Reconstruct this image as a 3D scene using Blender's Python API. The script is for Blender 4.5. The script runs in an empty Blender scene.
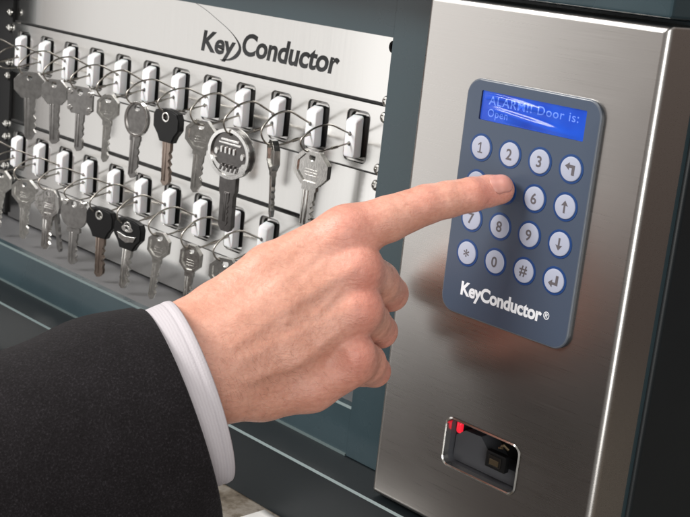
import bpy, math, random
import numpy as np
from mathutils import Vector, Matrix
from mathutils.geometry import tessellate_polygon
random.seed(7)
rng = np.random.default_rng(11)
PI = math.pi
S = 0.001                                   # everything below is written in millimetres
scene = bpy.context.scene
COL = scene.collection

# ------------------------------------------------------------------ camera pose (solved from the photograph's vanishing points)
FPX, CX, CY = 1259.235, 345.0, 258.5
R = np.array([[0.68784349, 0.71821481, 0.10506578],
              [0.24410956, -0.09257283, -0.96531901],
              [-0.68358017, 0.68963596, -0.23899872]])       # rows: camera right, down, forward
CAM = np.array([346.7, -426.3, 78.3])

def cam2world(p):
    return CAM + np.asarray(p, float) @ R
def cpt(px, py, t):                          # a joint as seen by the camera, at depth t (mm), in camera millimetres
    return np.array([(px - CX) / FPX * t, (py - CY) / FPX * t, t])

# ------------------------------------------------------------------ mesh builder
class MB:
    def __init__(self):
        self.v = []; self.f = []; self.m = []
    def add(self, verts, faces, mat=0):
        o = len(self.v)
        self.v += [tuple(map(float, p)) for p in verts]
        self.f += [tuple(i + o for i in f) for f in faces]
        self.m += [mat] * len(faces)
    def loft(self, rings, mat=0, cap0=False, cap1=False, closed=True):
        n = len(rings[0]); o = len(self.v)
        for r in rings:
            self.v += [tuple(map(float, p)) for p in r]
        for k in range(len(rings) - 1):
            for i in range(n if closed else n - 1):
                j = (i + 1) % n
                self.f.append((o + k*n + i, o + k*n + j, o + (k+1)*n + j, o + (k+1)*n + i)); self.m.append(mat)
        if cap0:
            self.f.append(tuple(o + i for i in reversed(range(n)))); self.m.append(mat)
        if cap1:
            self.f.append(tuple(o + (len(rings)-1)*n + i for i in range(n))); self.m.append(mat)
    def box(self, x0, x1, y0, y1, z0, z1, mat=0, b=0.0):
        if b <= 0:
            v = [(x, y, z) for x in (x0, x1) for y in (y0, y1) for z in (z0, z1)]
            self.add(v, [(0,1,3,2), (4,6,7,5), (0,4,5,1), (2,3,7,6), (0,2,6,4), (1,5,7,3)], mat)
            return
        cx, cz = (x0+x1)/2, (z0+z1)/2; w, h = x1-x0, z1-z0
        rr = lambda i, y: [(cx+x, y, cz+z) for x, z in rrect(w-2*i, h-2*i, max(b-i*0.999, .02), 3)]
        self.loft([rr(b, y0), rr(b*.3, y0+b*.3), rr(0, y0+b), rr(0, y1-b), rr(b*.3, y1-b*.3), rr(b, y1)], mat, True, True)
    def poly(self, outer, holes, y, mat=0, flip=False):
        pts = [Vector((x, z, 0)) for x, z in outer]; loops = [pts] + [[Vector((x, z, 0)) for x, z in h] for h in holes]
        flat = [p for l in loops for p in l]
        tris = tessellate_polygon(loops)
        fs = []
        for a, b, c in tris:
            n = (flat[b]-flat[a]).cross(flat[c]-flat[a]).z
            t = (a, b, c) if n > 0 else (c, b, a)        # (x, z) anticlockwise looks at -y
            fs.append(t if not flip else t[::-1])
        self.add([(p.x, y, p.y) for p in flat], fs, mat)
    def prism(self, outer, holes, y0, y1, mat=0, side=None):
        side = mat if side is None else side
        self.poly(outer, holes, y0, mat); self.poly(outer, holes, y1, mat, True)
        for L in [outer] + list(holes):
            self.loft([[(x, y0, z) for x, z in L], [(x, y1, z) for x, z in L]], side)
    def tube(self, pts, r, n=8, mat=0, caps=True):
        pts = [Vector(p) for p in pts]; rings = []
        up = Vector((0.13, 0.2, 1)); 
        for i, p in enumerate(pts):
            t = (pts[min(i+1, len(pts)-1)] - pts[max(i-1, 0)]).normalized()
            a = t.cross(up)
            if a.length < 1e-3: a = t.cross(Vector((1, 0, 0)))
            a.normalize(); b = t.cross(a); up = -b if False else up
            rad = r[i] if hasattr(r, '__len__') else r
            rings.append([tuple(p + a*(rad*math.cos(2*PI*k/n)) + b*(rad*math.sin(2*PI*k/n))) for k in range(n)])
        self.loft(rings, mat, caps, caps)
    def build(self, name, mats, parent=None, base=(0, 0, 0), smooth=35, recalc=True):
        me = bpy.data.meshes.new(name)
        b = np.array(base, float)
        v = (np.array(self.v) - b) * S
        me.from_pydata([tuple(p) for p in v], [], self.f)
        for m in (mats if isinstance(mats, (list, tuple)) else [mats]): me.materials.append(m)
        me.polygons.foreach_set('material_index', self.m)
        me.validate(); 
        if recalc:
            import bmesh
            bm = bmesh.new(); bm.from_mesh(me)
            bmesh.ops.remove_doubles(bm, verts=bm.verts, dist=2e-6)
            bmesh.ops.recalc_face_normals(bm, faces=bm.faces)
            bm.to_mesh(me); bm.free()
        if smooth:
            me.polygons.foreach_set('use_smooth', [True]*len(me.polygons))
            me.set_sharp_from_angle(angle=math.radians(smooth))
        o = bpy.data.objects.new(name, me); COL.objects.link(o)
        if parent is not None: o.parent = parent
        return o

def rrect(w, h, r, n=6):                     # rounded rectangle, anticlockwise seen from -y
    out = []
    for cx, cz, a0 in ((w/2-r, h/2-r, 0), (-w/2+r, h/2-r, PI/2), (-w/2+r, -h/2+r, PI), (w/2-r, -h/2+r, 1.5*PI)):
        for k in range(n+1):
            a = a0 + PI/2*k/n
            out.append((cx + r*math.cos(a), cz + r*math.sin(a)))
    return out
def circ(cx, cz, rx, rz=None, n=32, a0=0.0):
    rz = rx if rz is None else rz
    return [(cx + rx*math.cos(a0+2*PI*k/n), cz + rz*math.sin(a0+2*PI*k/n)) for k in range(n)]
def spline(P, n=10):
    P = [Vector(p) for p in P]; out = []
    for i in range(len(P)-1):
        p0 = P[max(i-1, 0)]; p1 = P[i]; p2 = P[i+1]; p3 = P[min(i+2, len(P)-1)]
        for k in range(n):
            t = k/n
            out.append(0.5*((2*p1) + (p2-p0)*t + (2*p0-5*p1+4*p2-p3)*t*t + (3*p1-p0-3*p2+p3)*t**3))
    out.append(P[-1]); return out
def empty(name, loc, parent=None):
    o = bpy.data.objects.new(name, None); COL.objects.link(o)
    o.location = Vector(loc)*S; o.empty_display_size = .02
    if parent: o.parent = parent
    return o
def tag(o, label=None, cat=None, group=None, kind=None):
    if label: o['label'] = label
    if cat: o['category'] = cat
    if group: o['group'] = group
    if kind: o['kind'] = kind
    return o

# ------------------------------------------------------------------ lettering (Blender's built-in font only)
_tc = {}
def glyphs(s, bold=0.0, spacing=1.0):
    key = (s, bold, spacing)
    if key in _tc: return _tc[key]
    cu = bpy.data.curves.new('t', 'FONT'); cu.body = s; cu.size = 1; cu.offset = bold; cu.space_character = spacing
    cu.fill_mode = 'FRONT'; cu.resolution_u = 4
    o = bpy.data.objects.new('t', cu); COL.objects.link(o)
    dg = bpy.context.evaluated_depsgraph_get()
    me = o.evaluated_get(dg).to_mesh()
    v = np.array([tuple(p.co) for p in me.vertices]); f = [tuple(p.vertices) for p in me.polygons]
    o.evaluated_get(dg).to_mesh_clear()
    bpy.data.objects.remove(o); bpy.data.curves.remove(cu)
    _tc[key] = (v, f); return v, f
def put_text(mb, s, x0, zb, width, cap, y, mat=0, bold=0.0, shear=0.0, spacing=1.0, center=False):
    v, f = glyphs(s, bold, spacing)
    vk, _ = glyphs('K' if not s.isdigit() else s, bold)
    ch = vk[:, 1].max() - max(vk[:, 1].min(), 0) if vk[:, 1].min() > -.1 else 0.7
    zs = v[:, 1] * cap / ch
    xs = v[:, 0] - v[:, 0].min()
    if width is not None: xs = xs * width / xs.max()
    else: xs = xs * cap / ch
    if center: xs = xs - xs.max()/2; zs = zs - (zs.max()+zs.min())/2
    xs = xs + shear * zs
    mb.add(np.stack([x0 + xs, np.full(len(xs), y), zb + zs], 1), [ff[::1] for ff in f], mat)

# ------------------------------------------------------------------ materials
def mat(name, base=(.5,.5,.5), rough=.5, metal=0.0, **kw):
    m = bpy.data.materials.new(name); m.use_nodes = True
    nt = m.node_tree; p = nt.nodes['Principled BSDF']
    p.inputs['Base Color'].default_value = (*base, 1); p.inputs['Roughness'].default_value = rough; p.inputs['Metallic'].default_value = metal
    for k, v in kw.items():
        p.inputs[k.replace('_', ' ')].default_value = v
    m['p'] = 1
    return m
def N(m, kind, **kw):
    n = m.node_tree.nodes.new(kind)
    for k, v in kw.items():
        if k.startswith('i_'): n.inputs[k[2:].replace('_', ' ')].default_value = v
        else: setattr(n, k, v)
    return n
def L(m, a, b): m.node_tree.links.new(a, b)
def P(m): return m.node_tree.nodes['Principled BSDF']
def coords(m, scale, rot=(0,0,0), out='Object'):
    tc = N(m, 'ShaderNodeTexCoord'); mp = N(m, 'ShaderNodeMapping')
    mp.inputs['Scale'].default_value = scale; mp.inputs['Rotation'].default_value = rot
    L(m, tc.outputs[out], mp.inputs['Vector']); return mp.outputs['Vector']
def noise(m, vec, scale, detail=3, rough=.5):
    n = N(m, 'ShaderNodeTexNoise'); n.inputs['Scale'].default_value = scale; n.inputs['Detail'].default_value = detail; n.inputs['Roughness'].default_value = rough
    L(m, vec, n.inputs['Vector']); return n.outputs['Fac']
def ramp(m, fac, stops):
    r = N(m, 'ShaderNodeValToRGB'); e = r.color_ramp.elements
    while len(e) < len(stops): e.new(.5)
    for el, (p, c) in zip(e, stops):
        el.position = p; el.color = (*c, 1) if len(c) == 3 else c
    L(m, fac, r.inputs['Fac']); return r.outputs['Color']
def vary_rough(m, fac, lo, hi):
    mr = N(m, 'ShaderNodeMapRange'); mr.inputs['To Min'].default_value = lo; mr.inputs['To Max'].default_value = hi
    L(m, fac, mr.inputs['Value']); L(m, mr.outputs['Result'], P(m).inputs['Roughness'])
def bump(m, fac, dist, strength=1.0, prev=None):
    b = N(m, 'ShaderNodeBump'); b.inputs['Distance'].default_value = dist; b.inputs['Strength'].default_value = strength
    L(m, fac, b.inputs['Height'])
    if prev is not None: L(m, prev, b.inputs['Normal'])
    return b.outputs['Normal']

def brushed(name, base, lo, hi, sc, depth, con=1.0):
    m = mat(name, base, .3, 1.0)
    f = noise(m, coords(m, sc), 1.0, 4, .6)
    f2 = noise(m, coords(m, (14, 14, 14)), 1.0, 2)
    add = N(m, 'ShaderNodeMath', operation='ADD'); add.inputs[1].default_value = -.25
    mul = N(m, 'ShaderNodeMath', operation='MULTIPLY'); mul.inputs[1].default_value = .5
    L(m, f2, mul.inputs[0]); 
    a2 = N(m, 'ShaderNodeMath', operation='ADD'); L(m, f, a2.inputs[0]); L(m, mul.outputs[0], a2.inputs[1]); L(m, a2.outputs[0], add.inputs[0])
    vary_rough(m, add.outputs[0], lo, hi)
    L(m, bump(m, f, depth, 1.0), P(m).inputs['Normal'])
    c = ramp(m, f, [(.3, tuple(x*(1-.06*con) for x in base)), (.7, tuple(min(1, x*(1+.04*con)) for x in base))])
    L(m, c, P(m).inputs['Base Color'])
    return m
M = {}
M['steel'] = brushed('brushed_stainless_steel', (.535, .518, .50), .23, .35, (22, 900, 3000), .0000028, .7)
M['plate'] = brushed('satin_steel_plate', (.65, .645, .63), .11, .19, (500, 600, 14), .0000006, .3)
M['strip'] = brushed('satin_steel_strip', (.66, .655, .64), .13, .22, (20, 600, 800), .000003, .5)

def painted(name, base, rough):
    m = mat(name, base, rough, 0.0, Specular_IOR_Level=.55)
    f = noise(m, coords(m, (1, 1, 1)), 1800, 2); f2 = noise(m, coords(m, (1, 1, 1)), 22, 4)
    vary_rough(m, f2, rough-.07, rough+.09)
    L(m, bump(m, f, .00006, .35), P(m).inputs['Normal'])
    c = ramp(m, f2, [(.3, tuple(x*.9 for x in base)), (.75, tuple(x*1.12 for x in base))])
    L(m, c, P(m).inputs['Base Color'])
    return m
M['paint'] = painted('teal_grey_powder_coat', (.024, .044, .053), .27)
M['paint_dark'] = painted('dark_and_shaded_powder_coat', (.009, .012, .014), .38); P(M['paint_dark']).inputs['Specular IOR Level'].default_value = .3  # near black side wall; on the plinth, shade put into the coat
M['floor_grey'] = painted('ledge_paint_with_reflection', (.105, .105, .11), .42)  # frame paint greyed to carry the key plate's reflection
M['edge'] = mat('painted_edge_highlight', (.105, .14, .142), .42, .1)  # bevel highlights put into the colour, paler than the frame paint
M['black'] = mat('black_gap', (.004, .004, .0045), .7)
M['rubber'] = mat('black_plastic', (.007, .007, .0075), .4, 0, Specular_IOR_Level=.3)
_f = noise(M['rubber'], coords(M['rubber'], (1,1,1)), 900, 3); L(M['rubber'], bump(M['rubber'], _f, .0001, .4), P(M['rubber']).inputs['Normal'])
M['plug'] = mat('white_glossy_plastic', (.86, .86, .88), .22, 0, Subsurface_Weight=.15, Subsurface_Scale=.003)
_f = noise(M['plug'], coords(M['plug'], (1,1,1)), 150, 3); vary_rough(M['plug'], _f, .17, .32)
M['chrome'] = mat('polished_nickel', (.70, .69, .66), .14, 1.0)
_f = noise(M['chrome'], coords(M['chrome'], (1,1,1)), 260, 4); vary_rough(M['chrome'], _f, .10, .30)
def keymetal(name, base, lo, hi):
    m = mat(name, base, .3, 1.0)
    f = noise(m, coords(m, (1, 1, 1)), 330, 5, .65); vary_rough(m, f, lo, hi)
    c = ramp(m, f, [(.28, tuple(x*.78 for x in base)), (.6, base)]); L(m, c, P(m).inputs['Base Color'])
    f2 = noise(m, coords(m, (1, 1, .25)), 1500, 3); L(m, bump(m, f2, .00004, .6), P(m).inputs['Normal'])
    return m
M['nickel'] = keymetal('nickel_key', (.76, .75, .72), .16, .32)
M['bright'] = keymetal('bright_nickel_key', (.86, .85, .83), .10, .24)
M['greymetal'] = keymetal('dull_grey_key', (.42, .41, .40), .26, .42)
M['darkmetal'] = keymetal('dark_steel_key', (.24, .23, .225), .22, .40)
M['bronze'] = keymetal('bronze_brown_key', (.33, .265, .225), .24, .42)
M['wire'] = keymetal('steel_wire', (.42, .39, .35), .22, .4)
M['slotdark'] = mat('dark_slot', (.018, .018, .019), .6)
M['sliplip'] = mat('pressed_slot_lip', (.36, .355, .345), .30, 1.0)
_f = noise(M['sliplip'], coords(M['sliplip'], (1,1,1)), 300, 3); vary_rough(M['sliplip'], _f, .22, .38)
M['ink'] = mat('dark_printed_ink', (.035, .037, .04), .5)
M['padblue'] = mat('slate_blue_keypad_film', (.050, .070, .108), .36, 0, Coat_Weight=.1, Coat_Roughness=.3)
_f = noise(M['padblue'], coords(M['padblue'], (1,1,1)), 2400, 2); L(M['padblue'], bump(M['padblue'], _f, .00003, .5), P(M['padblue']).inputs['Normal'])
_f = noise(M['padblue'], coords(M['padblue'], (1,1,1)), 30, 3); vary_rough(M['padblue'], _f, .30, .44)
M['padedge'] = mat('keypad_slab_edge', (.03, .036, .045), .3)
M['navy'] = mat('navy_button_ring', (.010, .045, .16), .3)
M['btn'] = mat('pale_button', (.37, .395, .49), .34)
_f = noise(M['btn'], coords(M['btn'], (1,1,1)), 700, 3); vary_rough(M['btn'], _f, .28, .42)
M['legend'] = mat('grey_button_print', (.10, .09, .10), .5)
M['white_ink'] = mat('white_print', (.78, .80, .84), .45)
M['lcd'] = mat('blue_lcd', (.0, .03, .30), .3)
_c = ramp(M['lcd'], noise(M['lcd'], coords(M['lcd'], (1, 1, 1)), 62, 2), [(.3, (.002, .050, .50)), (.7, (.010, .13, .78))])
L(M['lcd'], _c, P(M['lcd']).inputs['Emission Color']); P(M['lcd']).inputs['Emission Strength'].default_value = .62
M['lcdtext'] = mat('pale_lcd_characters', (.2, .3, .7), .4)
P(M['lcdtext']).inputs['Emission Color'].default_value = (.06, .19, .72, 1); P(M['lcdtext']).inputs['Emission Strength'].default_value = .62
M['led'] = mat('red_led', (.5, .01, .02), .3); P(M['led']).inputs['Emission Color'].default_value = (.9, .02, .045, 1); P(M['led']).inputs['Emission Strength'].default_value = .75
M['trim'] = mat('grey_scanner_plastic', (.07, .073, .082), .5)
M['scan'] = mat('scanner_dark_lens', (.02, .018, .016), .12)
M['brass'] = mat('dull_brass', (.28, .22, .14), .35, 1.0)

def film(name):                              # clear protective film: see-through with a glossy sheen
    m = bpy.data.materials.new(name); m.use_nodes = True; nt = m.node_tree; nt.nodes.clear()
    out = N(m, 'ShaderNodeOutputMaterial'); mix = N(m, 'ShaderNodeMixShader'); tr = N(m, 'ShaderNodeBsdfTransparent'); gl = N(m, 'ShaderNodeBsdfGlossy')
    fr = N(m, 'ShaderNodeFresnel'); fr.inputs['IOR'].default_value = 1.32; gl.inputs['Roughness'].default_value = .13
    L(m, fr.outputs[0], mix.inputs[0]); L(m, tr.outputs[0], mix.inputs[1]); L(m, gl.outputs[0], mix.inputs[2]); L(m, mix.outputs[0], out.inputs['Surface'])
    return m
M['film'] = film('clear_display_film')

# skin
def skin():
    m = mat('skin', (.6, .3, .22), .46, 0, Subsurface_Weight=.22, Subsurface_Scale=.004)
    P(m).inputs['Subsurface Radius'].default_value = (1.0, .32, .18)
    v = coords(m, (1, 1, 1))
    big = noise(m, v, 60, 3); 
    c = ramp(m, big, [(.32, (.62, .305, .215)), (.68, (.715, .385, .288))])
    at = N(m, 'ShaderNodeAttribute', attribute_name='flush')
    mx = N(m, 'ShaderNodeMixRGB', blend_type='MIX'); mx.inputs['Color2'].default_value = (.70, .235, .19, 1)
    L(m, at.outputs['Fac'], mx.inputs['Fac']); L(m, c, mx.inputs['Color1'])
    sp = noise(m, v, 420, 4, .7)
    mx2 = N(m, 'ShaderNodeMixRGB', blend_type='MULTIPLY'); mx2.inputs['Fac'].default_value = .5
    L(m, mx.outputs[0], mx2.inputs['Color1']); L(m, ramp(m, sp, [(.3, (.74, .62, .60)), (.6, (1, 1, 1))]), mx2.inputs['Color2'])
    L(m, mx2.outputs[0], P(m).inputs['Base Color'])
    vo = N(m, 'ShaderNodeTexVoronoi', feature='DISTANCE_TO_EDGE'); vo.inputs['Scale'].default_value = 900
    wn = noise(m, v, 160, 4, .65)
    L(m, v, vo.inputs['Vector'])
    n1 = bump(m, vo.outputs['Distance'], .00012, .35)
    n2 = bump(m, wn, .0011, .50, n1)
    wr_ = N(m, 'ShaderNodeTexNoise'); wr_.inputs['Scale'].default_value = 1; wr_.inputs['Detail'].default_value = 5; wr_.inputs['Roughness'].default_value = .6; wr_.inputs['Distortion'].default_value = .6
    L(m, coords(m, (95, 140, 420), (0, .75, .35)), wr_.inputs['Vector'])
    n2 = bump(m, wr_.outputs['Fac'], .0007, .55, n2)
    L(m, n2, P(m).inputs['Normal'])
    vary_rough(m, sp, .38, .56)
    return m
M['skin'] = skin()
M['nail'] = mat('fingernail', (.62, .275, .225), .34, 0, Subsurface_Weight=.2, Subsurface_Scale=.002, Specular_IOR_Level=.35)
def cloth():
    m = mat('charcoal_suit_wool', (.03, .028, .03), .92, 0, Specular_IOR_Level=.12, Sheen_Weight=.06, Sheen_Roughness=.5)
    v = coords(m, (1, 1, 1), out='UV')
    w1 = N(m, 'ShaderNodeTexWave', wave_type='BANDS', bands_direction='DIAGONAL'); w1.inputs['Scale'].default_value = 210; w1.inputs['Distortion'].default_value = 1.6
    L(m, v, w1.inputs['Vector'])
    n = noise(m, coords(m, (1,1,1)), 1250, 4, .7); n2 = noise(m, coords(m, (1,1,1)), 90, 3)
    c = ramp(m, n, [(.30, (.0062, .0050, .0056)), (.54, (.0122, .0107, .0118)), (.74, (.035, .032, .0355))])
    c2 = ramp(m, n2, [(.3, (.85, .83, .83)), (.7, (1.12, 1.1, 1.12))])
    mx = N(m, 'ShaderNodeMixRGB', blend_type='MULTIPLY'); mx.inputs['Fac'].default_value = 1
    L(m, c, mx.inputs['Color1']); L(m, c2, mx.inputs['Color2']); L(m, mx.outputs[0], P(m).inputs['Base Color'])
    b1 = bump(m, w1.outputs['Fac'], .0002, .15); b2 = bump(m, n, .0005, .55, b1); L(m, b2, P(m).inputs['Normal'])
    return m
M['wool'] = cloth()
def shirt():
    m = mat('white_striped_shirt_cotton', (.8, .77, .82), .8)
    v = coords(m, (1, 1, 1), out='UV')
    w = N(m, 'ShaderNodeTexWave', wave_type='BANDS', bands_direction='Y', wave_profile='SIN'); w.inputs['Scale'].default_value = 260; w.inputs['Distortion'].default_value = 2.2; w.inputs['Detail'].default_value = 2
    L(m, v, w.inputs['Vector'])
    c = ramp(m, w.outputs['Fac'], [(.2, (.51, .472, .497)), (.6, (.54, .505, .528))])
    L(m, c, P(m).inputs['Base Color'])
    n = noise(m, coords(m, (1,1,1)), 1400, 2)
    L(m, bump(m, n, .0003, .4, bump(m, w.outputs['Fac'], .0001, .25)), P(m).inputs['Normal'])
    return m
M['cotton'] = shirt()
M['lining'] = mat('pale_sleeve_lining', (.62, .60, .58), .6)
M['table'] = mat('white_paper', (.72, .71, .69), .4)
_f = noise(M['table'], coords(M['table'], (1,1,1)), 60, 4); L(M['table'], ramp(M['table'], _f, [(.3, (.66, .65, .63)), (.7, (.76, .75, .73))]), P(M['table']).inputs['Base Color'])
def stone():
    m = mat('mottled_stone', (.2, .18, .15), .35)
    f = noise(m, coords(m, (1,1,1)), 75, 6, .65)
    L(m, ramp(m, f, [(.32, (.035, .027, .02)), (.48, (.115, .095, .072)), (.60, (.19, .17, .145)), (.75, (.07, .054, .04))]), P(m).inputs['Base Color'])
    return m
M['stone'] = stone()

# ================================================================== THE CABINET
BASE = (-200, 40, -217)
cab = empty('key_cabinet', BASE)
tag(cab, 'dark teal steel key cabinet with key strips, stainless control panel and keypad', 'key cabinet')
def part(mb, name, mats, parent=cab, smooth=35, **k):
    o = mb.build(name, mats, parent, BASE, smooth, **k)
    if smooth:
        wn = o.modifiers.new('flat faces', 'WEIGHTED_NORMAL'); wn.mode = 'FACE_AREA'; wn.weight = 100; wn.keep_sharp = True
    return o

XL, XR, ZB, ZT = -556, -82.5, -154.5, 38.0          # the opening
# --- front frame: rails and stiles at y=24, chamfered lip round the opening with its highlight painted pale
m = MB()
def frame_loop(x0, x1, z0, z1, y): return [(x1, y, z1), (x0, y, z1), (x0, y, z0), (x1, y, z0)]
m.loft([frame_loop(XL-70, 84, -181.3, 64.2, 24), frame_loop(XL-1.2, XR, ZB-1.1, ZT, 24)], 0)
m.loft([frame_loop(XL-1.2, XR, ZB-1.1, ZT, 24), frame_loop(XL-1.2, XR, ZB, ZT, 25.1)], 1)
m.loft([frame_loop(XL-1.2, XR, ZB, ZT, 25.1), frame_loop(XL-1.2, XR, ZB, ZT, 30)], 0)
m.loft([frame_loop(XL-1.2, XR, ZB, ZT, 30), frame_loop(XL-70, 84, -181.3, 64.2, 30)], 0)
m.loft([frame_loop(XL-70, 84, -181.3, 64.2, 30), frame_loop(XL-70, 84, -181.3, 64.2, 24)], 0)
part(m, 'frame', [M['paint'], M['edge']], smooth=0)
m = MB(); m.box(XR, 83.5, 23.1, 23.98, -181.2, 64.0, 0, .4); part(m, 'stile', M['paint'])
# --- interior: ledge, top, side walls, back
m = MB(); m.box(XL-1, XR+14, 30.2, 72, ZB-6, ZB, 0); part(m, 'ledge', M['floor_grey'])
m = MB()
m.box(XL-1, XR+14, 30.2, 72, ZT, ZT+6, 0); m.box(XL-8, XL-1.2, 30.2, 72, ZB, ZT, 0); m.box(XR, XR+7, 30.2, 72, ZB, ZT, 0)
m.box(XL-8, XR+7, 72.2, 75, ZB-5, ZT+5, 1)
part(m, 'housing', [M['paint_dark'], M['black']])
# --- base plinth: top at -181.5, front at -4 with a highlight painted on the front edge
m = MB()
e = 1.0
prof = [(24 - .2, -181.5), (-4 + e, -181.5), (-4, -181.5 - e), (-4, -216.4), (300, -216.4), (300, -181.7), (30.3, -181.7)]
x0, x1 = XL-72, 86.0
for i in range(len(prof)):
    a, b = prof[i], prof[(i+1) % len(prof)]
    m.add([(x0, *a), (x1, *a), (x1, *b), (x0, *b)], [(0, 1, 2, 3)], 1 if i == 1 else 0)
m.add([(x0, *p) for p in prof], [tuple(range(len(prof)))], 0); m.add([(x1, *p) for p in prof], [tuple(range(len(prof)))[::-1]], 0)
# added bead: painted highlight in the corner of frame and plinth top
m.box(x0+3, -83, 22.9, 23.95, -181.45, -180.3, 1)
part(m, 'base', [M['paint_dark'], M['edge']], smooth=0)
# --- header box above the control panel
m = MB(); m.box(XL-72, 86.0, -4, 300, 64.8, 120, 0, 1.6); part(m, 'header', M['paint'])
# --- right side wall of the body behind the control panel
m = MB()
prof = []
for k in range(5):
    a = PI/2*k/4; prof.append((86 - 2.5 + 2.5*math.sin(a), 27 + 2.5 - 2.5*math.cos(a)))
prof = [(70, 27)] + prof + [(86, 298), (70, 298)]
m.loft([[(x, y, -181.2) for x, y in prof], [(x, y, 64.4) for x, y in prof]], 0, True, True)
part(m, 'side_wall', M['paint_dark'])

# --- back plate with lettering
m = MB(); m.box(-517, -119, 67, 69, -152.8, 34.5, 0, .5); bp = part(m, 'back_plate', M['plate'])
m = MB()
YT = 66.93
put_text(m, 'Key', -289.0, 6.4, 32.5, 12.4, YT, 0, .030, .16, .97)
put_text(m, 'Conductor', -249.8, 8.8, 85.5, 13.0, YT, 0, .030, .16, .97)
sw = [(-302.9, 35.6), (-286.9, 31.1), (-275.1, 26.6), (-262.8, 21.6), (-254.3, 16.4), (-250.9, 11.6), (-254.0, 7.0), (-260.4, 3.9), (-269.2, 2.6)]
cv = spline([(x, 0, z) for x, z in sw], 8); nn = len(cv)
Lf, Rt = [], []
for i, p in enumerate(cv):
    t = (cv[min(i+1, nn-1)] - cv[max(i-1, 0)]).normalized(); q = Vector((-t.z, 0, t.x)); u = i/(nn-1)
    w = .12 + 1.35*math.exp(-((u-.70)/.18)**2)
    Lf.append((p.x+q.x*w, YT, p.z+q.z*w)); Rt.append((p.x-q.x*w, YT, p.z-q.z*w))
m.loft([Lf, Rt], 0, closed=False)
part(m, 'lettering', M['ink'], bp)

# --- two key strips with round-ended slots
SX = [-140.7 - 32.55*i for i in range(12)]
ROWZ = [-22.0, -97.5]
def strip(zc, z0, z1, name):
    m = MB(); x0, x1 = -516.5, -121.5
    cells = sorted(SX); edges = [x0] + [(cells[i]+cells[i+1])/2 for i in range(len(cells)-1)] + [x1]
    zlo, zhi = z0+.7, z1-.7
    for i, cx in enumerate(cells):
        a, b = edges[i], edges[i+1]
        hole = [(cx+x, zc+z) for x, z in rrect(18.6, 29.0, 3.6, 5)]
        m.poly([(a, zlo), (b, zlo), (b, zhi), (a, zhi)], [hole], 64, 0)
        ring = lambda w, h, r, y: [(cx+x, y, zc+z) for x, z in rrect(w, h, r, 5)]
        m.loft([ring(18.6, 29, 3.6, 64), ring(18.2, 28.6, 3.4, 64.2), ring(17.6, 28.0, 3.2, 65.2)], 3)
        m.loft([ring(17.6, 28.0, 3.2, 65.2), ring(14.4, 26.2, 2.6, 65.5), ring(14.2, 25.8, 2.4, 65.9)], 3)
        m.loft([ring(14.2, 25.8, 2.4, 65.9), ring(14.2, 25.8, 2.4, 72)], 1)
        m.add([(cx+x, 72, zc+z) for x, z in rrect(14.2, 25.8, 2.4, 5)], [tuple(range(24))], 1)
    # folded long edges and ends
    m.add([(x0, 64, zhi), (x1, 64, zhi), (x1, 64.7, z1), (x0, 64.7, z1), (x1, 66.9, z1), (x0, 66.9, z1)], [(0, 1, 2, 3), (3, 2, 4, 5)], 0)
    m.add([(x0, 64, zlo), (x1, 64, zlo), (x1, 64.7, z0), (x0, 64.7, z0), (x1, 66.9, z0), (x0, 66.9, z0)], [(3, 2, 1, 0), (5, 4, 2, 3)], 0)
    for xx in (x0, x1):
        m.add([(xx, 64, zhi), (xx, 64.7, z1), (xx, 66.9, z1), (xx, 66.9, z0), (xx, 64.7, z0), (xx, 64, zlo)], [(0, 1, 2, 3, 4, 5)], 0)
    # dark crease line above, painted shadow line below
    m.box(x0, x1, 66.2, 66.95, z1+.05, z1+.85, 2); m.box(x0, x1, 66.2, 66.95, z0-.9, z0-.05, 2)
    return part(m, name, [M['strip'], M['slotdark'], M['black'], M['sliplip']], smooth=6)
strip(ROWZ[0], -40.0, -2.0, 'key_strip'); strip(ROWZ[1], -117.2, -77.0, 'key_strip')

# --- screws along both ends of the strips
def screw_mesh():
    m = MB(); c = lambda r, y: [(x, y, z) for x, z in circ(0, 0, r, n=20)]
    m.loft([c(3.1, 0), c(3.1, -1.0), c(2.5, -1.8), c(1.5, -2.1), c(1.2, -1.5), c(.3, -1.4)], 0, False, True)
    return m
sc0 = None
for (x, z) in [(-119.6, 0.5), (-119.9, -8.2), (-120.3, -36.5), (-120.6, -45.5), (-120.4, -74), (-120.4, -83), (-519.5, 4.5), (-519.5, -7), (-519.5, -33), (-519.5, -43), (-519.5, -80), (-519.5, -90), (-519.5, -113), (-519.5, -123)]:
    if sc0 is None:
        sc0 = screw_mesh().build('screw', M['chrome'], cab); o = sc0
    else:
        o = sc0.copy(); COL.objects.link(o)
    o.location = Vector((x-BASE[0], 63.6-BASE[1], z-BASE[2]))*S
m = MB(); m.box(-552, -517.5, 64.5, 70, -150, 34, 0); part(m, 'hinge_strip', M['black'])
m = MB(); m.box(-121.2, -118.4, 63.7, 70, -128, 25, 0); part(m, 'edge_strip', M['strip'])
m = MB(); m.box(-132, -105, 57, 61, ZB+.1, -127, 0, .6); part(m, 'dark_cover_block', M['paint'])  # added block that darkens the pale lower right corner of the opening
m = MB(); m.prism(circ(-120.2, 29.6, 2.6, 3.2, 20), [circ(-120.2, 29.6, 1.3, 1.7, 20)], 63, 66.8, 0); part(m, 'catch', M['black'])

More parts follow.
